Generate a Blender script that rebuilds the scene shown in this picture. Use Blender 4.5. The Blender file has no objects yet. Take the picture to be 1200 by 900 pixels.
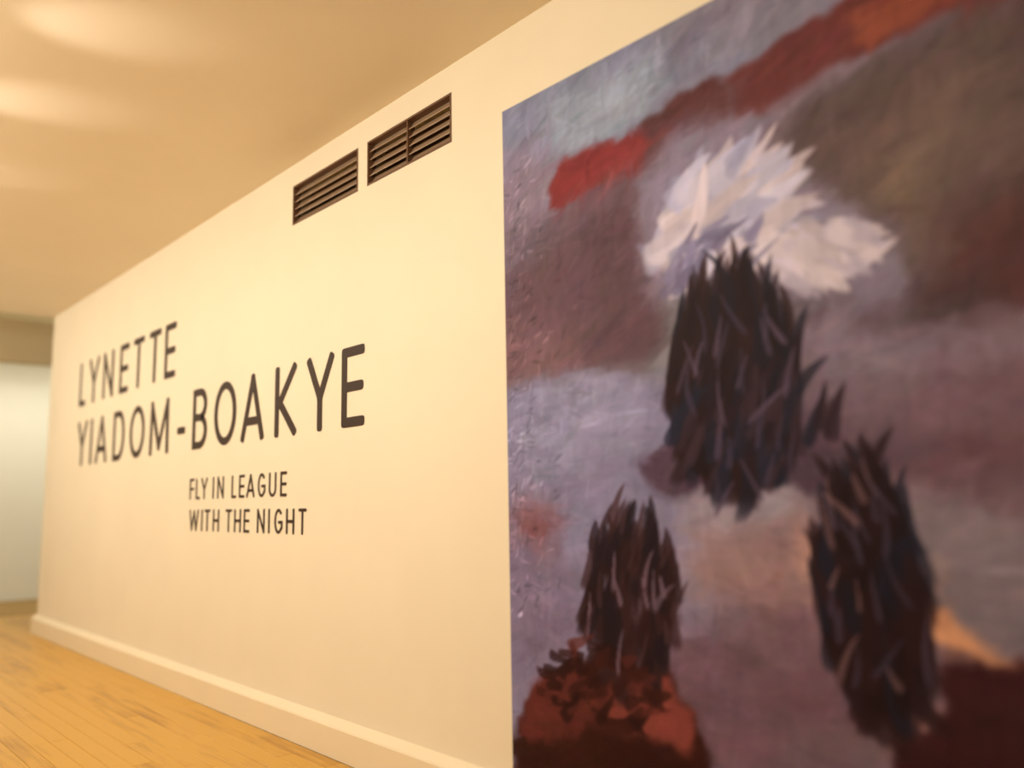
import bpy, bmesh, math, random
import numpy as np
from mathutils import Matrix, Vector

S = bpy.context.scene
C = S.collection
random.seed(7)

# ------------------------------------------------------------------ camera
cam_data = bpy.data.cameras.new('camera')
cam = bpy.data.objects.new('camera', cam_data)
C.objects.link(cam)
cam_data.sensor_width = 36.0
cam_data.lens = 985.2 / 1200 * 36.0
cam.matrix_world = Matrix(((0.669245, 0.114025, 0.734241, 0.0),
                           (0.742842, -0.079748, -0.6647, 0.0),
                           (-0.017238, 0.990272, -0.138074, 1.40),
                           (0, 0, 0, 1)))
cam_data.clip_start = 0.05
cam_data.dof.use_dof = True
cam_data.dof.focus_distance = 4.6
cam_data.dof.aperture_fstop = 0.50
S.camera = cam

# ------------------------------------------------------------------ world and lights
world = bpy.data.worlds.new('world')
S.world = world
world.use_nodes = True
world.node_tree.nodes['Background'].inputs[0].default_value = (1.0, 0.86, 0.66, 1)
world.node_tree.nodes['Background'].inputs[1].default_value = 0.08

WARM = (1.0, 0.90, 0.725)

def area_light(name, loc, target, size, size_y, power, col):
    d = bpy.data.lights.new(name, 'AREA')
    d.shape = 'RECTANGLE'
    d.size, d.size_y, d.energy, d.color = size, size_y, power, col
    o = bpy.data.objects.new(name, d)
    C.objects.link(o)
    o.location = loc
    z = (Vector(loc) - Vector(target)).normalized()
    x = Vector((1, 0, 0))
    x = (x - z * x.dot(z)).normalized()
    y = z.cross(x)
    o.rotation_euler = Matrix((x, y, z)).transposed().to_euler()
    return o

def spot_light(name, loc, target, power, angle, blend, radius, col):
    d = bpy.data.lights.new(name, 'SPOT')
    d.energy, d.spot_size, d.spot_blend, d.shadow_soft_size, d.color = power, math.radians(angle), blend, radius, col
    o = bpy.data.objects.new(name, d)
    C.objects.link(o)
    o.location = loc
    o.rotation_euler = (Vector(target) - Vector(loc)).to_track_quat('-Z', 'Y').to_euler()
    return o

# wall washers on the track along the middle of the gallery, just left of the frame
area_light('wall_washer_light', (-6.6, -0.3, 3.45), (-6.6, 2.58, 1.6), 12.0, 0.25, 200, WARM)
for sx in (-9.6, -7.9, -6.1, -4.6, -3.1):
    spot_light('wall_spot_light', (sx, -0.2, 3.4), (sx + 0.1, 2.58, 1.75), 27, 66, 1.0, 0.12, WARM)
# general light of the gallery behind and beside the camera
area_light('gallery_light', (-4.0, -2.6, 3.5), (-4.0, -2.6, 0), 10.0, 1.6, 110, WARM)
# spill of the track heads upward onto the ceiling
for (gx, gy, p) in ((-4.1, 1.08, 19), (-5.15, 1.0, 21), (-6.5, 1.02, 10)):
    spot_light('ceiling_spill_light', (gx - 0.35, gy - 0.75, 3.05), (gx, gy, 3.69), p * 1.2, 36, 1.0, 0.05, (1.0, 0.86, 0.76))
# added unseen fill for far ceiling and lintel, then the next room's cooler light
area_light('far_ceiling_fill', (-12.3, 6.2, 2.4), (-12.3, 1.5, 3.7), 1.2, 1.0, 45, (1.0, 0.93, 0.72))  # fill lamp added out of sight behind the long wall
area_light('next_room_light', (-14.0, 2.5, 3.3), (-15.3, 2.5, 1.2), 0.8, 6.0, 46, (1.0, 0.95, 0.80))

S.view_settings.view_transform = 'Standard'
S.view_settings.look = 'None'
S.view_settings.gamma = 1.0
S.view_settings.use_curve_mapping = False
S.view_settings.exposure = 0.04

# ------------------------------------------------------------------ helpers
W = 2.58      # face of the long wall (y)
H = 3.69      # ceiling height
XE = -11.05   # far end of the long wall

def lin(c):
    return [((v / 255) / 12.92 if v / 255 <= 0.04045 else ((v / 255 + 0.055) / 1.055) ** 2.4) for v in c]

def material(name, col, rough=0.8, noise=0.0, scale=4.0, col2=None, bump=0.0, spec=0.3, stretch=(1, 1, 1)):
    m = bpy.data.materials.new(name)
    m.use_nodes = True
    nt = m.node_tree
    b = nt.nodes['Principled BSDF']
    b.inputs['Roughness'].default_value = rough
    b.inputs['Specular IOR Level'].default_value = spec
    b.inputs['Base Color'].default_value = (*col, 1)
    tc = nt.nodes.new('ShaderNodeTexCoord')
    mp = nt.nodes.new('ShaderNodeMapping')
    mp.inputs['Scale'].default_value = stretch
    nt.links.new(tc.outputs['Object'], mp.inputs[0])
    n = nt.nodes.new('ShaderNodeTexNoise')
    n.inputs['Scale'].default_value = scale
    n.inputs['Detail'].default_value = 5
    nt.links.new(mp.outputs[0], n.inputs[0])
    if noise or col2:
        c2 = col2 or [v * (1 - noise) for v in col]
        r = nt.nodes.new('ShaderNodeValToRGB')
        r.color_ramp.elements[0].position = 0.35
        r.color_ramp.elements[0].color = (*c2, 1)
        r.color_ramp.elements[1].position = 0.65
        r.color_ramp.elements[1].color = (*col, 1)
        nt.links.new(n.outputs['Fac'], r.inputs[0])
        nt.links.new(r.outputs[0], b.inputs['Base Color'])
    if bump:
        bp = nt.nodes.new('ShaderNodeBump')
        bp.inputs['Strength'].default_value = bump
        bp.inputs['Distance'].default_value = 0.005
        nt.links.new(n.outputs['Fac'], bp.inputs['Height'])
        nt.links.new(bp.outputs[0], b.inputs['Normal'])
    return m

M_WALL = material('wall_paint', (0.82, 0.745, 0.60), 0.75, noise=0.025, scale=2.2, bump=0.04, spec=0.25)
M_CEIL = material('ceiling_paint', (0.84, 0.755, 0.595), 0.5, noise=0.03, scale=1.2, bump=0.03, spec=0.4)
M_SKIRT = material('skirting_gloss', (0.84, 0.74, 0.56), 0.45, noise=0.02, scale=3, spec=0.4)
M_FAR = material('far_wall_paint', (0.80, 0.79, 0.70), 0.8, noise=0.03, scale=1.0)
M_LINTEL = material('lintel_shaded_tan', (0.62, 0.52, 0.34), 0.85, noise=0.04, scale=1.0)  # shade on the lintel is put into this darker tan
M_FAR_CEIL = material('far_ceiling_paint', (0.78, 0.76, 0.58), 0.85, noise=0.04, scale=1.0)
M_GAP = material('dark_subfloor', (0.10, 0.05, 0.02), 0.9, noise=0.2)
M_LETTER = material('brown_vinyl', lin((62, 48, 40)), 0.6, noise=0.06, scale=12, spec=0.2)
M_SLAT = material('bronze_slat', lin((158, 132, 108)), 0.38, noise=0.15, scale=6, spec=0.5, stretch=(1, 1, 12))
M_FRAME = material('bronze_frame', lin((108, 80, 60)), 0.45, noise=0.1, scale=8)
M_DUCT = material('dark_duct', lin((128, 98, 74)), 0.8, noise=0.2, scale=5)
M_EDGE = material('dark_panel_edge', lin((70, 58, 52)), 0.7, noise=0.1)
M_STRIP = material('worn_strip', (0.30, 0.18, 0.07), 0.6, noise=0.1)
M_FAR_FLOOR = material('far_floor_wood_dimmed', (0.42, 0.26, 0.085), 0.6, noise=0.2, scale=3, stretch=(1, 8, 1))  # floor wood coloured darker to stand for the next room's weaker light

def box(bm, x0, x1, y0, y1, z0, z1, bevel=0.0):
    g = bmesh.ops.create_cube(bm, size=1.0)
    for v in g['verts']:
        v.co = Vector((x0 + (v.co.x + 0.5) * (x1 - x0), y0 + (v.co.y + 0.5) * (y1 - y0), z0 + (v.co.z + 0.5) * (z1 - z0)))
    if bevel:
        es = {e for v in g['verts'] for e in v.link_edges}
        bmesh.ops.bevel(bm, geom=list(es), offset=bevel, segments=2, profile=0.5, affect='EDGES')

def obj(name, bm, mat, parent=None, loc=None):
    me = bpy.data.meshes.new(name)
    bm.to_mesh(me)
    bm.free()
    o = bpy.data.objects.new(name, me)
    C.objects.link(o)
    if mat:
        me.materials.append(mat)
    if parent:
        o.parent = parent
    if loc:
        o.location = loc
    return o

def tag(o, label=None, cat=None, group=None, kind=None):
    for k, v in (('label', label), ('category', cat), ('group', group), ('kind', kind)):
        if v:
            o[k] = v
    return o

def struct(name, boxes, mat, label, cat, bevel=0.0):
    bm = bmesh.new()
    for b in boxes:
        box(bm, *b, bevel=bevel)
    return tag(obj(name, bm, mat), label, cat, None, 'structure')

# ------------------------------------------------------------------ the shell
# grille openings: (x0, x1)
VZ0, VZ1 = 3.262, 3.535
VENTS = ((-5.02, -4.20), (-4.095, -3.285))
wy0, wy1 = W, W + 0.25
struct('wall_right', [
    (XE, VENTS[0][0], wy0, wy1, 0, H), (VENTS[0][0], VENTS[1][1], wy0, wy1, 0, VZ0),
    (VENTS[0][0], VENTS[1][1], wy0, wy1, VZ1, H), (VENTS[0][1], VENTS[1][0], wy0, wy1, VZ0, VZ1),
    (VENTS[0][0], VENTS[0][1], W + 0.15, wy1, VZ0, VZ1), (VENTS[1][0], VENTS[1][1], W + 0.15, wy1, VZ0, VZ1),
    (VENTS[1][1], 3.0, wy0, wy1, 0, H)], M_WALL,
    'long cream gallery wall with lettering, two grilles and the mural', 'wall')
struct('ceiling', [(XE, 3.0, -5.0, W + 0.25, H, H + 0.35)], M_CEIL, 'flat warm cream ceiling over the gallery', 'ceiling')
struct('ceiling_far', [(-15.6, XE, -5.0, 7.0, 3.98, 4.1)], M_FAR_CEIL, 'dull greenish ceiling beyond the end of the long wall', 'ceiling')
struct('wall_far', [(-15.5, -15.2, -5.0, 7.0, 0, 3.98)], M_FAR, 'pale far wall of the next room at the left edge', 'wall')
struct('trim_1', [(-13.1, -12.9, -5.0, 7.0, 3.40, 3.98)], M_LINTEL, 'lintel over the opening to the next room, its shade put into the tan colour', 'lintel')
struct('wall_left', [(-15.5, 3.0, -5.2, -5.0, 0, 3.98)], M_WALL, 'cream wall on the side of the gallery behind the camera', 'wall')
struct('wall_back', [(3.0, 3.2, -5.2, W + 0.25, 0, H)], M_WALL, 'cream end wall past the mural', 'wall')
struct('wall_side', [(-15.5, XE, 7.0, 7.2, 0, 3.98)], M_FAR, 'pale side wall of the next room', 'wall')
bm = bmesh.new()
sk = 0.05
prof = [(0, 0), (-sk, 0), (-sk, 0.162), (-sk + 0.005, 0.171), (0, 0.204)]      # depth, height
vs = []
for x in (XE - sk, 3.0):
    vs.append([bm.verts.new((x, W + d, z)) for d, z in prof])
for i in range(len(prof)):
    j = (i + 1) % len(prof)
    bm.faces.new((vs[0][i], vs[0][j], vs[1][j], vs[1][i]))
bm.faces.new(vs[0]); bm.faces.new(list(reversed(vs[1])))
box(bm, XE - sk, XE, W, W + 0.25, 0, 0.165)
bmesh.ops.recalc_face_normals(bm, faces=bm.faces)
tag(obj('baseboard_right', bm, M_SKIRT), 'cream skirting board with a ledge along the foot of the long wall', 'skirting', None, 'structure')

# ------------------------------------------------------------------ the floor and its boards
floor = struct('floor', [(-15.6, 3.2, -5.2, 7.0, -0.12, -0.012)], M_GAP, 'golden wooden board floor of the gallery', 'floor')
def wood(name, c1, c2, rough=0.32):
    m = bpy.data.materials.new(name)
    m.use_nodes = True
    nt = m.node_tree
    b = nt.nodes['Principled BSDF']
    b.inputs['Roughness'].default_value = rough
    b.inputs['Specular IOR Level'].default_value = 0.4
    ge = nt.nodes.new('ShaderNodeNewGeometry')
    oi = nt.nodes.new('ShaderNodeObjectInfo')
    mp = nt.nodes.new('ShaderNodeMapping')
    mp.inputs['Scale'].default_value = (1.2, 14, 1)
    nt.links.new(ge.outputs['Position'], mp.inputs[0])
    n = nt.nodes.new('ShaderNodeTexNoise')
    n.inputs['Scale'].default_value = 1.6
    n.inputs['Detail'].default_value = 8
    nt.links.new(mp.outputs[0], n.inputs[0])
    n2 = nt.nodes.new('ShaderNodeTexNoise')
    n2.inputs['Scale'].default_value = 1.3
    n2.inputs['Detail'].default_value = 3
    mp2 = nt.nodes.new('ShaderNodeMapping')
    mp2.inputs['Scale'].default_value = (0.8, 2.2, 1)
    nt.links.new(ge.outputs['Position'], mp2.inputs[0])
    nt.links.new(mp2.outputs[0], n2.inputs[0])
    ad = nt.nodes.new('ShaderNodeMath'); ad.operation = 'MULTIPLY_ADD'
    ad.inputs[1].default_value = 0.30
    nt.links.new(oi.outputs['Random'], ad.inputs[0])
    nt.links.new(n.outputs['Fac'], ad.inputs[2])
    ad2 = nt.nodes.new('ShaderNodeMath'); ad2.operation = 'MULTIPLY_ADD'
    ad2.inputs[1].default_value = 0.7
    nt.links.new(n2.outputs['Fac'], ad2.inputs[0])
    nt.links.new(ad.outputs[0], ad2.inputs[2])
    r = nt.nodes.new('ShaderNodeValToRGB')
    r.color_ramp.elements[0].position = 0.72
    r.color_ramp.elements[0].color = (*c2, 1)
    r.color_ramp.elements[1].position = 1.0
    r.color_ramp.elements[1].color = (*c1, 1)
    e = r.color_ramp.elements.new(0.55)
    e.color = (*[v * 0.7 for v in c2], 1)
    nt.links.new(ad2.outputs[0], r.inputs[0])
    nt.links.new(r.outputs[0], b.inputs['Base Color'])
    return m
M_WOOD = wood('golden_floor_wood', (0.62, 0.345, 0.048), (0.44, 0.215, 0.022))

BW, BL = 0.105, 1.6
ytop = W - sk - 0.002
stock = []
for k in range(4):                      # a few board lengths sharing mesh data
    L = (BL, BL * 0.75, BL * 1.25, BL * 0.5)[k]
    bm = bmesh.new()
    box(bm, 0.0012, L - 0.0012, -BW + 0.0009, -0.0009, -0.014, 0.0)
    top = [e for e in bm.edges if all(v.co.z > -0.001 for v in e.verts)]
    bmesh.ops.bevel(bm, geom=top, offset=0.0012, segments=1, affect='EDGES')
    me = bpy.data.meshes.new('floor_board')
    bm.to_mesh(me); bm.free()
    me.materials.append(M_WOOD)
    stock.append((L, me))
rest = bmesh.new()
nb = 0
for r in range(72):
    y = ytop - r * BW
    if y - BW < -5.0:
        break
    x = -13.1 + random.random() * 0.2
    first = True
    while x < 3.0:
        L, me = random.choice(stock)
        x1 = min(x + L, 3.0)
        x0 = -13.1 if first else x
        first = False
        if r < 18 and x0 > -12.9 and x1 < -3.0 and x1 == x + L and nb < 290:
            o = bpy.data.objects.new('floor_board', me)
            C.objects.link(o)
            o.parent = floor
            o.location = (x, y, random.uniform(-0.0004, 0.0004))
            nb += 1
        else:
            box(rest, x0 + 0.0012, x1 - 0.0012, y - BW + 0.0009, y - 0.0009, -0.014, 0.0)
        x = x1
o = obj('floor_boarding', rest, M_WOOD, floor); o['kind'] = 'stuff'
bm = bmesh.new()
for r in range(int(4.46 / BW)):                          # boards round the end of the wall
    y = min(6.99, ytop + (int(4.46 / BW) - r) * BW)
    box(bm, -13.1, XE - sk - 0.002, y - BW + 0.0009, y - 0.0009, -0.014, 0.0)
o = obj('floor_boarding', bm, M_WOOD, floor); o['kind'] = 'stuff'
bm = bmesh.new()
for r in range(114):                                    # boards of the next room, its dimmer light put into their colour
    y = 6.99 - r * BW
    if y - BW < -5:
        break
    box(bm, -15.19, -13.18, y - BW + 0.0009, y - 0.0009, -0.014, 0.0)
o = obj('floor_boarding', bm, M_FAR_FLOOR, floor); o['kind'] = 'stuff'; o['label'] = 'brown boards of the next room, coloured duller for its weaker light'
struct('trim_2', [(-13.18, -13.1, -5.0, 7.0, -0.012, 0.006)], M_STRIP, 'dark threshold strip across the floor at the next room', 'threshold', bevel=0.004)

# ------------------------------------------------------------------ air grilles
def grille(x0, x1, label, mullion_x):
    t = bpy.data.objects.new('air_grille', None)
    C.objects.link(t)
    t.location = ((x0 + x1) / 2, W, VZ0)
    tag(t, label, 'vent', 'air grilles high on the long wall')
    w = (x1 - x0) / 2
    hh = VZ1 - VZ0
    def part(name, boxes, mat, bevel=0.0, lab=None):
        bm = bmesh.new()
        for b in boxes:
            box(bm, *b, bevel=bevel)
        o = obj(name, bm, mat, t)
        if lab:
            o['label'] = lab
        return o
    f = 0.012
    part('frame', [(-w, w, -0.004, 0.05, 0, f), (-w, w, -0.004, 0.05, hh - f, hh),
                   (-w, -w + f, -0.004, 0.05, f, hh - f), (w - f, w, -0.004, 0.05, f, hh - f)], M_FRAME, 0.0015)
    part('duct', [(-w + 0.001, w - 0.001, 0.13, 0.149, 0.001, hh - 0.001)], M_DUCT, 0, 'dark duct behind the slats')
    n = 5
    pitch = (hh - 2 * f) / n
    bm = bmesh.new()
    # one curved louvre blade, tilted down towards the room
    rows = []
    for s in range(6):
        u = s / 5
        yy = 0.008 + u * 0.036
        zz = u * pitch * 1.05 - 0.008 * math.sin(u * math.pi)
        rows.append((yy, zz))
    vv = []
    for x in (-w + f, w - f):
        a = [bm.verts.new((x, yy, zz)) for yy, zz in rows]
        b = [bm.verts.new((x, yy + 0.001, zz - 0.006)) for yy, zz in reversed(rows)]
        vv.append(a + b)
    for i in range(12):
        j = (i + 1) % 12
        bm.faces.new((vv[0][i], vv[0][j], vv[1][j], vv[1][i]))
    bm.faces.new(vv[0]); bm.faces.new(list(reversed(vv[1])))
    bmesh.ops.recalc_face_normals(bm, faces=bm.faces)
    me = bpy.data.meshes.new('slat')
    bm.to_mesh(me); bm.free()
    me.materials.append(M_SLAT)
    for k in range(n):
        o = bpy.data.objects.new('slat', me)
        C.objects.link(o)
        o.parent = t
        o.location = (0, 0, f + k * pitch + 0.004)
    if mullion_x is not None:
        part('mullion', [(mullion_x - 0.006, mullion_x + 0.006, 0.0, 0.048, f, hh - f)], M_FRAME, 0.001)
    return t
grille(*VENTS[0], 'left bronze slatted air grille, further from the mural', None)
grille(*VENTS[1], 'right bronze slatted air grille with a centre bar, nearer the mural', 0.0)

# ------------------------------------------------------------------ lettering
def arc(cx, cy, rx, ry, a0, a1, n=14):
    return [(cx + rx * math.cos(math.radians(a0 + (a1 - a0) * i / n)), cy + ry * math.sin(math.radians(a0 + (a1 - a0) * i / n))) for i in range(n + 1)]

def glyph(ch, w, h, t):
    """centre lines of the strokes of a letter w wide and h high, stroke t; (closed, points)"""
    a, b, c, d, m = t / 2, w - t / 2, t / 2, h - t / 2, h / 2
    L = {
        'L': [(0, [(a, d), (a, c), (b, c)])],
        'Y': [(0, [(a, d), (w / 2, h * 0.44), (b, d)]), (0, [(w / 2, h * 0.47), (w / 2, c)])],
        'N': [(0, [(a, c), (a, d), (b, c), (b, d)])],
        'E': [(0, [(b, d), (a, d), (a, c), (b, c)]), (0, [(a, m), (b - t * 0.2, m)])],
        'F': [(0, [(b, d), (a, d), (a, c)]), (0, [(a, m), (b - t * 0.2, m)])],
        'T': [(0, [(a, d), (b, d)]), (0, [(w / 2, d), (w / 2, c)])],
        'I': [(0, [(w / 2, d), (w / 2, c)])],
        'A': [(0, [(a, c), (w / 2, d), (b, c)]), (0, [(w * 0.20, h * 0.30), (w * 0.80, h * 0.30)])],
        'H': [(0, [(a, c), (a, d)]), (0, [(b, c), (b, d)]), (0, [(a, m), (b, m)])],
        'M': [(0, [(a, c), (a + w * 0.03, d), (w / 2, h * 0.14), (b - w * 0.03, d), (b, c)])],
        'W': [(0, [(a, d), (w * 0.27, c), (w / 2, d * 0.96), (w * 0.73, c), (b, d)])],
        'K': [(0, [(a, c), (a, d)]), (0, [(b - t * 0.1, d), (a + t * 0.7, h * 0.48), (b, c)])],
        '-': [(0, [(a, 0.36 * h), (b, 0.36 * h)])],
    }
    if ch == 'O':
        ry = h * 0.5 - t / 2
        return [(1, arc(w / 2, h / 2, w / 2 - a, ry, 0, 360, 36)[:-1])]
    if ch == 'D':
        k = w * 0.42
        return [(1, [(a, c), (a, d)] + [(a + k, d)] + arc(a + k, m, b - a - k, m - c, 80, -80, 16) + [(a + k, c)])]
    if ch == 'B':
        k = w * 0.40
        q = h * 0.52
        return [(1, [(a, c), (a, d), (a + k, d)] + arc(a + k, (d + q) / 2, b - a - k - 0.04 * w, (d - q) / 2, 75, -75, 10) + [(a + k, q)]
                 + arc(a + k, (c + q) / 2, b - a - k, (q - c) / 2, 75, -75, 10) + [(a + k, c)]), (0, [(a, q), (a + k, q)])]
    if ch == 'U':
        ry = w * 0.42
        return [(0, [(a, d), (a, c + ry)] + arc(w / 2, c + ry, w / 2 - a, ry, 190, 350, 14) + [(b, c + ry), (b, d)])]
    if ch == 'G':
        return [(0, arc(w / 2, m, w / 2 - a, m - c, 48, 310, 24) + [(b, h * 0.24), (b, h * 0.46), (w * 0.56, h * 0.46)])]
    return L[ch]

def split_sharp(pts):
    out = [[pts[0]]]
    for i in range(1, len(pts)):
        out[-1].append(pts[i])
        if i < len(pts) - 1:
            a = (Vector(pts[i - 1]) - Vector(pts[i])).normalized()
            b = (Vector(pts[i + 1]) - Vector(pts[i])).normalized()
            if a.dot(b) > -0.2:
                out.append([pts[i]])
    return out

def ribbon(bm, pts, closed, t, y0, y1):
    """extruded stroke of width t with soft round ends, front at y0"""
    P = [Vector(p) for p in pts]
    n = len(P)
    nrm = []
    for i in range(n):
        if closed:
            p, q = P[i - 1], P[(i + 1) % n]
            d0, d1 = (P[i] - p).normalized(), (q - P[i]).normalized()
        else:
            d0 = (P[i] - P[i - 1]).normalized() if i else (P[1] - P[0]).normalized()
            d1 = (P[i + 1] - P[i]).normalized() if i < n - 1 else d0
        n0, n1 = Vector((-d0.y, d0.x)), Vector((-d1.y, d1.x))
        s = (n0 + n1)
        s = s.normalized() if s.length > 1e-6 else n0
        k = min(1 / max(s.dot(n0), 0.2), 1.9)
        nrm.append(s * k)
    r = t / 2
    Lf = [P[i] + nrm[i] * r for i in range(n)]
    Rt = [P[i] - nrm[i] * r for i in range(n)]
    def quad(pl):
        try:
            a = [bm.verts.new((p.x, y0, p.y)) for p in pl]
            b = [bm.verts.new((p.x, y1, p.y)) for p in pl]
            bm.faces.new(a); bm.faces.new(list(reversed(b)))
            for i in range(len(pl)):
                j = (i + 1) % len(pl)
                bm.faces.new((a[i], b[i], b[j], a[j]))
        except ValueError:
            pass
    for i in range(n if closed else n - 1):
        j = (i + 1) % n
        quad([Lf[i], Lf[j], Rt[j], Rt[i]])
    if not closed:
        for p, q in ((P[0], P[1]), (P[-1], P[-2])):
            d = (p - q).normalized()
            nn = Vector((-d.y, d.x))
            cap = [p + nn * r + d * 0]
            for k in range(0, 9):
                a = math.pi * k / 8
                ca, sa = math.cos(a), math.sin(a)
                # squarish round end (superellipse)
                e = 0.62
                cap.append(p + nn * r * math.copysign(abs(ca) ** e, ca) + d * r * abs(sa) ** e)
            quad(cap[1:])

WID = {'L': .215, 'Y': .33, 'N': .32, 'E': .25, 'T': .285, 'I': .06, 'A': .36, 'D': .325, 'O': .385, 'M': .45, '-': .165, 'B': .285,
       'K': .30, 'F': .24, 'G': .32, 'U': .30, 'H': .31, 'W': .52}

def letters(name, lines, cap, t, label, ws=1.0):
    root = bpy.data.objects.new(name, None)
    C.objects.link(root)
    x0 = min(x for z, row in lines for c, x in row)
    root.location = (x0, W, lines[-1][0])
    tag(root, label, 'lettering')
    cache = {}
    for z, row in lines:
        for ch, xc in row:
            w = WID[ch] * cap / 0.475 * ws
            if ch not in cache:
                bm = bmesh.new()
                for k, (cl, pts) in enumerate(glyph(ch, w, cap, t)):
                    pts = [(px - w / 2, pz) for px, pz in pts]
                    for q, run in enumerate([pts] if cl else split_sharp(pts)):
                        ribbon(bm, run, cl, t, -0.004 - 0.0002 * k - 0.0001 * q, -0.0005)
                bmesh.ops.recalc_face_normals(bm, faces=bm.faces)
                me = bpy.data.meshes.new('letter')
                bm.to_mesh(me); bm.free()
                me.materials.append(M_LETTER)
                cache[ch] = me
            o = bpy.data.objects.new('hyphen' if ch == '-' else 'letter', cache[ch])
            C.objects.link(o)
            o.parent = root
            o.location = (xc - x0, 0, z - lines[-1][0])
    return root

letters('title_lettering', [
    (2.485, list(zip('LYNETTE', (-9.71, -9.32, -8.85, -8.37, -7.97, -7.55, -7.18)))),
    (1.845, list(zip('YIADOM-BOAKYE', (-9.63, -9.31, -8.97, -8.44, -7.93, -7.37, -6.87, -6.49, -6.02, -5.56, -5.07, -4.62, -4.235))))],
    0.475, 0.058, 'large dark brown raised two-line name with a hyphen on the cream wall')
letters('title_lettering', [
    (1.456, list(zip('FLY', (-6.60, -6.48, -6.36))) + list(zip('IN', (-6.19, -6.06))) + list(zip('LEAGUE', (-5.83, -5.70, -5.56, -5.39, -5.23, -5.075)))),
    (1.216, list(zip('WITH', (-6.54, -6.385, -6.285, -6.125))) + list(zip('THE', (-5.905, -5.755, -5.61))) + list(zip('NIGHT', (-5.39, -5.27, -5.135, -4.975, -4.815))))],
    0.162, 0.0195, 'small dark brown two-line title beneath the large name', ws=1.02)

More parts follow.
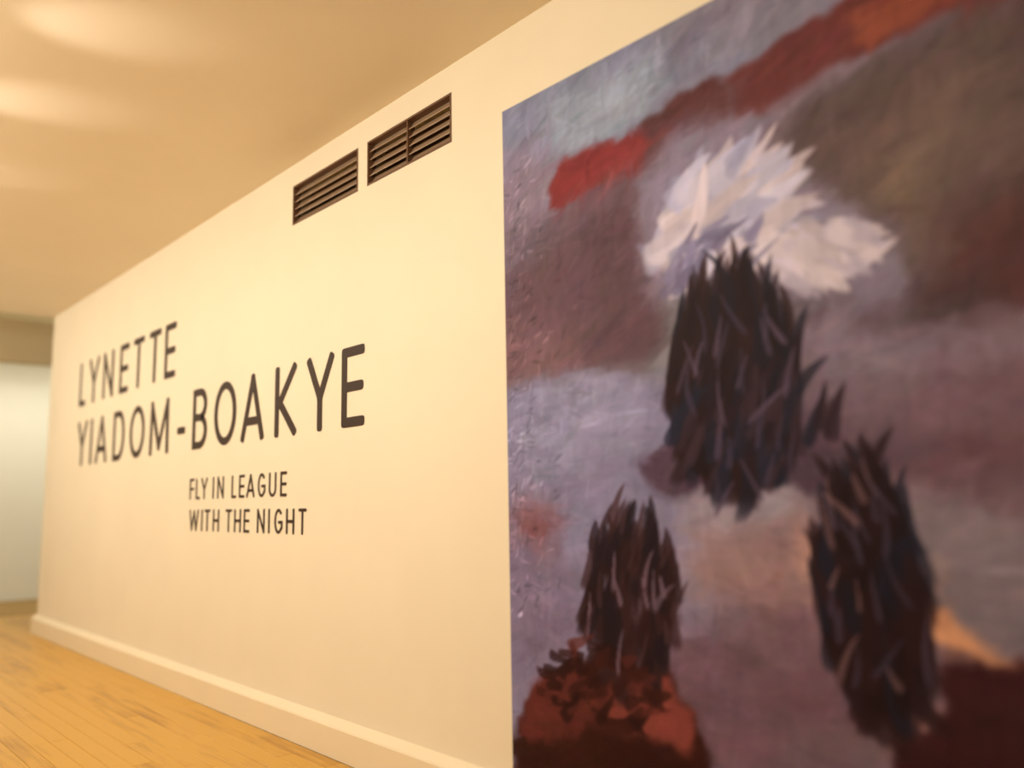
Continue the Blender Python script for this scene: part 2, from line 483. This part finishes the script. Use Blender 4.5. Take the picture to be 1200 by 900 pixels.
PRINT_GAIN = (1.05, 1.10, 1.32)
LAYERS = [
    ('sky', (126, 130, 148), [(-3.042, 4.912), (-0.368, 3.651), (-0.475, 2.551), (-1.478, 2.662), (-3.083, 2.687)]),
    ('sky light', (150, 160, 172), [(-2.583, 3.211), (-1.988, 3.168), (-1.828, 2.994), (-2.135, 2.928), (-2.538, 2.909)]),
    ('sky top', (128, 124, 134), [(-1.976, 3.424), (-1.57, 3.434), (-1.178, 3.286), (-1.169, 3.003), (-1.457, 2.976), (-1.823, 3.098)]),
    ('left lilac', (136, 122, 134), [(-2.945, 3.084), (-2.538, 2.909), (-2.547, 2.632), (-2.957, 2.528)]),
    ('left hill', (96, 72, 76), [(-2.988, 2.578), (-2.601, 2.667), (-2.013, 2.686), (-1.853, 2.55), (-1.967, 1.934), (-2.321, 1.911), (-3.003, 1.872)]),
    ('left hill grey', (112, 98, 108), [(-2.986, 2.663), (-2.494, 2.638), (-2.105, 2.605), (-2.551, 2.515), (-2.96, 2.403)]),
    ('hill mauve', (122, 94, 96), [(-2.994, 2.283), (-2.617, 2.178), (-2.366, 1.989), (-2.625, 1.929), (-3.002, 1.904)]),
    ('hill main', (94, 78, 74), [(-1.615, 2.71), (-1.274, 2.804), (-0.937, 2.807), (-0.448, 2.831), (-0.553, 1.738), (-1.227, 1.859), (-1.593, 1.943)]),
    ('hill tan', (112, 94, 84), [(-1.088, 2.584), (-0.777, 2.681), (-0.717, 2.347), (-0.956, 2.264), (-1.189, 2.358)]),
    ('hill red', (88, 58, 54), [(-0.887, 2.218), (-0.501, 2.275), (-0.553, 1.738), (-0.92, 1.839)]),
    ('hill low dark', (72, 54, 54), [(-1.506, 2.233), (-0.771, 1.987), (-0.785, 1.831), (-1.369, 1.908), (-1.553, 2.028)]),
    ('ochre', (124, 108, 72), [(-1.018, 2.377), (-0.942, 2.381), (-0.93, 2.283), (-0.986, 2.272)]),
    ('band rust', (104, 56, 52), [(-1.638, 2.935), (-1.39, 2.979), (-1.109, 3.034), (-0.434, 2.973), (-0.452, 2.784), (-0.911, 2.81), (-1.213, 2.81), (-1.472, 2.756), (-1.613, 2.742)]),
    ('band orange', (138, 76, 56), [(-1.185, 2.995), (-0.976, 2.969), (-0.825, 2.95), (-0.809, 2.859), (-1.067, 2.851), (-1.15, 2.873)]),
    ('band line', (134, 118, 130), [(-1.487, 2.777), (-1.184, 2.812), (-0.936, 2.812), (-0.926, 2.785), (-1.187, 2.763), (-1.475, 2.709)]),
    ('band red', (128, 52, 50), [(-2.538, 2.889), (-2.28, 2.895), (-2.038, 2.893), (-2.014, 2.661), (-2.289, 2.669), (-2.534, 2.688)]),
    ('band dark', (92, 56, 54), [(-2.046, 2.896), (-1.829, 2.977), (-1.638, 2.935), (-1.617, 2.677), (-1.852, 2.567), (-2.035, 2.668)]),
    ('ground l', (132, 128, 152), [(-3.002, 1.892), (-2.138, 1.906), (-1.534, 1.814), (-1.621, 0.511), (-3.045, -0.148)]),
    ('ground r', (122, 104, 114), [(-1.662, 1.953), (-0.549, 1.782), (-0.672, 0.509), (-1.771, 0.205)]),
    ('g1', (146, 144, 168), [(-2.853, 1.817), (-2.229, 1.882), (-2.058, 1.778), (-2.336, 1.558), (-2.747, 1.502)]),
    ('g2', (112, 82, 88), [(-1.071, 1.797), (-0.553, 1.738), (-0.563, 1.639), (-1.028, 1.7)]),
    ('g3', (136, 126, 140), [(-1.525, 1.947), (-1.061, 1.914), (-0.546, 1.815), (-0.553, 1.743), (-1.096, 1.8), (-1.467, 1.85)]),
    ('g4', (106, 80, 86), [(-1.138, 1.607), (-0.566, 1.607), (-0.589, 1.368), (-1.006, 1.372), (-1.201, 1.479)]),
    ('g5', (128, 118, 124), [(-1.238, 1.348), (-0.591, 1.347), (-0.628, 0.964), (-1.017, 0.962), (-1.2, 1.142)]),
    ('g6', (152, 144, 154), [(-1.906, 1.602), (-1.546, 1.638), (-1.401, 1.459), (-1.417, 1.239), (-1.926, 1.225)]),
    ('g7', (146, 120, 118), [(-1.965, 1.224), (-1.569, 1.291), (-1.399, 1.078), (-1.591, 0.952), (-1.861, 1.045)]),
    ('g8', (112, 88, 98), [(-2.062, 0.906), (-1.345, 1.029), (-1.208, 0.719), (-1.626, 0.43), (-1.967, 0.497)]),
    ('g9', (146, 136, 156), [(-2.259, 1.216), (-1.923, 1.287), (-1.975, 1.037), (-2.237, 0.728), (-2.37, 0.743)]),
    ('g10', (126, 86, 90), [(-2.864, 1.39), (-2.591, 1.351), (-2.572, 1.172), (-2.871, 1.124)]),
    ('g11', (124, 112, 134), [(-2.872, 1.086), (-2.449, 1.141), (-2.511, 0.793), (-2.856, 0.608)]),
    ('peach l', (166, 134, 124), [(-1.466, 1.405), (-1.413, 1.293), (-1.384, 0.973), (-1.433, 1.021), (-1.495, 1.209)]),
    ('peach r', (206, 154, 116), [(-1.142, 1.221), (-1.065, 1.101), (-0.862, 0.968), (-0.724, 0.942), (-0.726, 0.913), (-0.996, 0.941), (-1.108, 1.025)]),
    ('haze', (136, 126, 142), [(-2.081, 2.635), (-1.878, 2.836), (-1.541, 2.749), (-1.3, 2.45), (-1.04, 2.178), (-1.031, 1.975), (-1.274, 1.992), (-1.653, 2.093), (-2.037, 2.2)]),
    ('dark ground', (84, 66, 78), [(-2.155, 1.55), (-1.902, 1.665), (-1.243, 1.642), (-1.092, 1.526), (-1.261, 1.401), (-1.695, 1.423), (-2.076, 1.431)]),
    ('rock l', (52, 24, 20), [(-2.666, 0.67), (-2.369, 0.776), (-1.99, 0.761), (-1.85, 0.606), (-1.793, 0.391), (-2.899, 0.031), (-2.844, 0.431)]),
    ('rock l hi', (128, 66, 56), [(-2.329, 0.65), (-2.03, 0.756), (-1.867, 0.632), (-1.929, 0.504), (-2.206, 0.481), (-2.356, 0.549)]),
    ('rock l rust', (92, 44, 38), [(-2.746, 0.624), (-2.465, 0.731), (-2.377, 0.578), (-2.625, 0.368), (-2.823, 0.399)]),
    ('rock r', (60, 30, 32), [(-1.065, 0.956), (-0.864, 0.946), (-0.63, 0.943), (-0.664, 0.591), (-1.282, 0.437), (-1.19, 0.626), (-1.031, 0.796)]),
    ('rock r peach', (176, 132, 124), [(-1.212, 0.669), (-1.077, 0.812), (-1.03, 0.808), (-1.136, 0.684), (-1.244, 0.59)]),
]
GESTURES = [
    ((-1.669, 2.416), (0.268, 0.241), 130, 0.5, 0.35, 0.13, 0.035, [(186, 184, 202), (206, 194, 198), (160, 160, 184), (196, 188, 196)]),
    ((-1.304, 2.185), (0.169, 0.092), 60, -0.5, 0.3, 0.1, 0.028, [(206, 196, 200), (182, 174, 188)]),
    ((-1.714, 2.281), (0.208, 0.128), 26, 0.7, 0.4, 0.08, 0.02, [(112, 104, 128), (132, 128, 156)]),
    ((-1.677, 1.832), (0.263, 0.340), 190, 1.5, 0.16, 0.16, 0.034, [(38, 24, 26), (46, 28, 28), (30, 28, 38)]),
    ((-1.612, 1.643), (0.339, 0.179), 60, 1.2, 0.3, 0.1, 0.02, [(44, 30, 36), (60, 44, 50), (34, 36, 50)]),
    ((-2.188, 1.054), (0.238, 0.313), 120, 1.35, 0.2, 0.13, 0.03, [(44, 25, 26), (56, 34, 34), (34, 24, 30)]),
    ((-1.229, 1.115), (0.154, 0.338), 190, 1.7, 0.18, 0.15, 0.032, [(34, 20, 22), (44, 26, 28), (30, 30, 42)]),
    ((-2.373, 0.677), (0.342, 0.165), 60, 0.2, 0.4, 0.08, 0.022, [(56, 26, 22), (90, 44, 38), (42, 20, 18)]),
    ((-1.675, 1.739), (0.292, 0.369), 26, 1.5, 0.3, 0.09, 0.01, [(92, 76, 92), (70, 60, 76)]),
    ((-1.229, 1.115), (0.178, 0.364), 24, 1.7, 0.3, 0.09, 0.01, [(112, 86, 86), (66, 56, 70)]),
    ((-2.201, 1.054), (0.266, 0.313), 20, 1.4, 0.3, 0.08, 0.01, [(116, 96, 108), (70, 48, 50)]),
]

# ------------------------------------------------------------------ mural: a plain generic landscape in brushed colours
PX0, PX1, PZ0, PZ1 = -2.878, -0.30, 0.20, 3.272
NX, NZ = 430, 510
xs = np.linspace(PX0, PX1, NX)
zs = np.linspace(PZ0, PZ1, NZ)
GX, GZ = np.meshgrid(xs, zs)
rng = np.random.default_rng(11)

def vnoise(fx, fz, seed):
    r = np.random.default_rng(seed)
    g = r.random((64, 64))
    u = (GX - PX0) * fx; v = (GZ - PZ0) * fz
    i = np.floor(u).astype(int); j = np.floor(v).astype(int)
    fu = u - i; fv = v - j
    fu = fu * fu * (3 - 2 * fu); fv = fv * fv * (3 - 2 * fv)
    a = g[j % 64, i % 64]; b = g[j % 64, (i + 1) % 64]; c = g[(j + 1) % 64, i % 64]; d = g[(j + 1) % 64, (i + 1) % 64]
    return (a * (1 - fu) + b * fu) * (1 - fv) + (c * (1 - fu) + d * fu) * fv - 0.5

def inside(px, pz, poly):
    res = np.zeros(px.shape, bool)
    n = len(poly)
    for i in range(n):
        x1, z1 = poly[i]; x2, z2 = poly[(i + 1) % n]
        cond = (z1 > pz) != (z2 > pz)
        res ^= cond & (px < (x2 - x1) * (pz - z1) / ((z2 - z1) + 1e-12) + x1)
    return res

def blur(a, k):
    for ax in (0, 1):
        pad = [(0, 0)] * a.ndim
        pad[ax] = (k + 1, k)
        c = np.cumsum(np.pad(a, pad, mode='edge'), axis=ax)
        s0 = [slice(None)] * a.ndim; s1 = [slice(None)] * a.ndim
        s0[ax] = slice(2 * k + 1, None); s1[ax] = slice(0, -(2 * k + 1))
        a = (c[tuple(s0)] - c[tuple(s1)]) / (2 * k + 1)
    return a

img = np.zeros((NZ, NX, 3)) + 0.5
wx = GX + 0.06 * vnoise(4, 4, 1) + 0.014 * vnoise(14, 14, 2)
wz = GZ + 0.06 * vnoise(4, 4, 3) + 0.014 * vnoise(14, 14, 4)
rx = wx + 0.050 * vnoise(9, 15, 5) + 0.030 * vnoise(24, 30, 6)
rz = wz + 0.050 * vnoise(15, 9, 7) + 0.040 * vnoise(38, 16, 8)
for nm, col, poly in LAYERS:
    if nm.startswith('#'):
        continue
    soft = 2 if nm.startswith(('dark', 'rock', 'pale', 'peach', 'band')) else 8
    rough = nm.startswith(('dark', 'pale', 'mist', 'rock', 'band'))
    px_, pz_ = (rx, rz) if rough else (wx, wz)
    a = blur(blur(inside(px_, pz_, poly).astype(float), soft), soft)[..., None]
    img = img * (1 - a) + np.array(col) / 255.0 * a
# brush strokes: drawn as tapering dabs that pick up the colour beneath them
dx = xs[1] - xs[0]
for pas, (cnt, ln, wd, jit) in enumerate(((3000, 0.13, 0.030, 0.05), (4600, 0.075, 0.014, 0.06), (2600, 0.05, 0.007, 0.07))):
    for _ in range(cnt):
        cx, cz = rng.uniform(PX0, PX1), rng.uniform(PZ0, PZ1)
        ix, iz = int((cx - PX0) / (PX1 - PX0) * (NX - 1)), int((cz - PZ0) / (PZ1 - PZ0) * (NZ - 1))
        col = img[iz, ix] * (1 + rng.normal(0, jit)) + rng.normal(0, jit * 0.12, 3)
        up = cz > 1.9
        ang = rng.normal(0.35 if up else 0.05, 0.35) if rng.random() < 0.75 else rng.normal(1.4, 0.3)
        L = ln * rng.uniform(0.5, 1.5); Wd = wd * rng.uniform(0.6, 1.4)
        ex, ez = int(L * 0.8 * math.cos(ang) / dx), int(L * 0.8 * math.sin(ang) / (zs[1] - zs[0]))
        e1 = img[min(max(iz + ez, 0), NZ - 1), min(max(ix + ex, 0), NX - 1)]
        e2 = img[min(max(iz - ez, 0), NZ - 1), min(max(ix - ex, 0), NX - 1)]
        dif = max(np.abs(e1 - img[iz, ix]).max(), np.abs(e2 - img[iz, ix]).max())
        if dif > 0.10:
            L *= 0.3; Wd *= 0.6
            if dif > 0.2 and rng.random() < 0.7:
                continue
        k = int(L / dx) + 2
        x0, x1, z0, z1 = max(ix - k, 0), min(ix + k + 1, NX), max(iz - k, 0), min(iz + k + 1, NZ)
        gx = GX[z0:z1, x0:x1] - cx; gz = GZ[z0:z1, x0:x1] - cz
        u = gx * math.cos(ang) + gz * math.sin(ang); v = -gx * math.sin(ang) + gz * math.cos(ang)
        br = 0.75 + 0.25 * np.sin(v * 900 + rng.random() * 6)
        a = np.clip(1.25 - (np.abs(u) / L) ** 3 - (np.abs(v) / Wd) ** 2, 0, 1)[..., None] * 0.55 * br[..., None]
        img[z0:z1, x0:x1] = img[z0:z1, x0:x1] * (1 - a) + col * a
# loose gestures of dark reeds and pale drifting mist, laid over the ground
for (gc, ge, cnt, ga, gs, gl, gw, cols) in GESTURES:
    for _ in range(cnt):
        rr, th = math.sqrt(rng.random()), rng.uniform(0, 2 * math.pi)
        cx, cz = gc[0] + ge[0] * rr * math.cos(th), gc[1] + ge[1] * rr * math.sin(th)
        col = np.array(cols[rng.integers(len(cols))]) / 255.0 * (1 + rng.normal(0, 0.06))
        ang = rng.normal(ga, gs); L = gl * rng.uniform(0.5, 1.3); Wd = gw * rng.uniform(0.6, 1.3)
        ix, iz = int((cx - PX0) / dx), int((cz - PZ0) / (zs[1] - zs[0]))
        k = int(L * 1.1 / dx) + 3
        x0, x1, z0, z1 = max(ix - k, 0), min(ix + k + 1, NX), max(iz - k, 0), min(iz + k + 1, NZ)
        if x0 >= x1 or z0 >= z1:
            continue
        gx = GX[z0:z1, x0:x1] - cx; gz = GZ[z0:z1, x0:x1] - cz
        bend = rng.normal(0, 1.2)
        u = gx * math.cos(ang) + gz * math.sin(ang); v = -gx * math.sin(ang) + gz * math.cos(ang) + bend * u * u
        wl = Wd * np.clip(1.0 - 0.6 * (u / L), 0.3, 1.6)
        br = 0.85 + 0.15 * np.sin(v * 700 + rng.random() * 6)
        a = np.clip(1.6 - 1.6 * (np.abs(u) / L) ** 4 - 1.6 * (np.abs(v) / wl) ** 3, 0, 1)[..., None] * 0.85 * br[..., None]
        img[z0:z1, x0:x1] = img[z0:z1, x0:x1] * (1 - a) + col * a
# crusty light and dark flecks of thick paint along the left margin
for _ in range(260):
    cx = PX0 + abs(rng.normal(0, 0.13)); cz = rng.uniform(0.9, 3.0)
    if cx > PX1: continue
    ix, iz = int((cx - PX0) / (PX1 - PX0) * (NX - 1)), int((cz - PZ0) / (PZ1 - PZ0) * (NZ - 1))
    f = rng.choice((1.25, 1.15, 0.8, 0.88)) 
    L = rng.uniform(0.012, 0.04); Wd = rng.uniform(0.004, 0.01); ang = rng.uniform(-0.4, 1.6)
    k = int(L * 1.5 / dx) + 2
    x0, x1, z0, z1 = max(ix - k, 0), min(ix + k + 1, NX), max(iz - k, 0), min(iz + k + 1, NZ)
    gx = GX[z0:z1, x0:x1] - cx; gz = GZ[z0:z1, x0:x1] - cz
    u = gx * math.cos(ang) + gz * math.sin(ang); v = -gx * math.sin(ang) + gz * math.cos(ang)
    a = np.clip(1.2 - (u / L) ** 2 - (v / Wd) ** 2, 0, 1)[..., None] * 0.8
    img[z0:z1, x0:x1] = img[z0:z1, x0:x1] * (1 - a) + np.clip(img[iz, ix] * f, 0, 1) * a
img *= (1 + 0.05 * vnoise(6, 9, 21) + 0.06 * vnoise(40, 12, 22))[..., None]
img = np.clip(img, 0.01, 0.97) ** np.array((1.06, 1.06, 1.03))
linimg = np.where(img <= 0.04045, img / 12.92, ((img + 0.055) / 1.055) ** 2.4)
linimg = np.clip(linimg * np.array(PRINT_GAIN), 0, 0.9)

me = bpy.data.meshes.new('print')
co = np.stack([GX, np.full_like(GX, W - 0.008), GZ], -1).reshape(-1, 3)
idx = np.arange(NX * NZ).reshape(NZ, NX)
q = np.stack([idx[:-1, :-1], idx[:-1, 1:], idx[1:, 1:], idx[1:, :-1]], -1).reshape(-1, 4)
me.vertices.add(len(co)); me.vertices.foreach_set('co', (co - np.array([PX0, W, PZ0])).ravel())
me.loops.add(q.size); me.loops.foreach_set('vertex_index', q.ravel())
me.polygons.add(len(q)); me.polygons.foreach_set('loop_start', np.arange(0, q.size, 4))
me.update(calc_edges=True)
att = me.color_attributes.new('paint', 'FLOAT_COLOR', 'POINT')
att.data.foreach_set('color', np.concatenate([linimg.reshape(-1, 3), np.ones((NX * NZ, 1))], 1).ravel())
m = bpy.data.materials.new('printed_mural')
m.use_nodes = True
nt = m.node_tree
b = nt.nodes['Principled BSDF']
b.inputs['Roughness'].default_value = 0.55
b.inputs['Specular IOR Level'].default_value = 0.1
at = nt.nodes.new('ShaderNodeAttribute'); at.attribute_name = 'paint'
nt.links.new(at.outputs['Color'], b.inputs['Base Color'])
me.materials.append(m)
mural = bpy.data.objects.new('mural', None)
C.objects.link(mural)
mural.location = (PX0, W - 0.0005, PZ0)
tag(mural, 'tall brushy mural of dark shrubs under pale mist in lilac and rust', 'mural')
pr = bpy.data.objects.new('print', me)
C.objects.link(pr); pr.parent = mural
bm = bmesh.new()
box(bm, 0, PX1 - PX0, -0.0075, 0.0, 0, PZ1 - PZ0)
o = obj('backing_panel', bm, M_EDGE, mural)
o['label'] = 'thin dark edge of the panel'
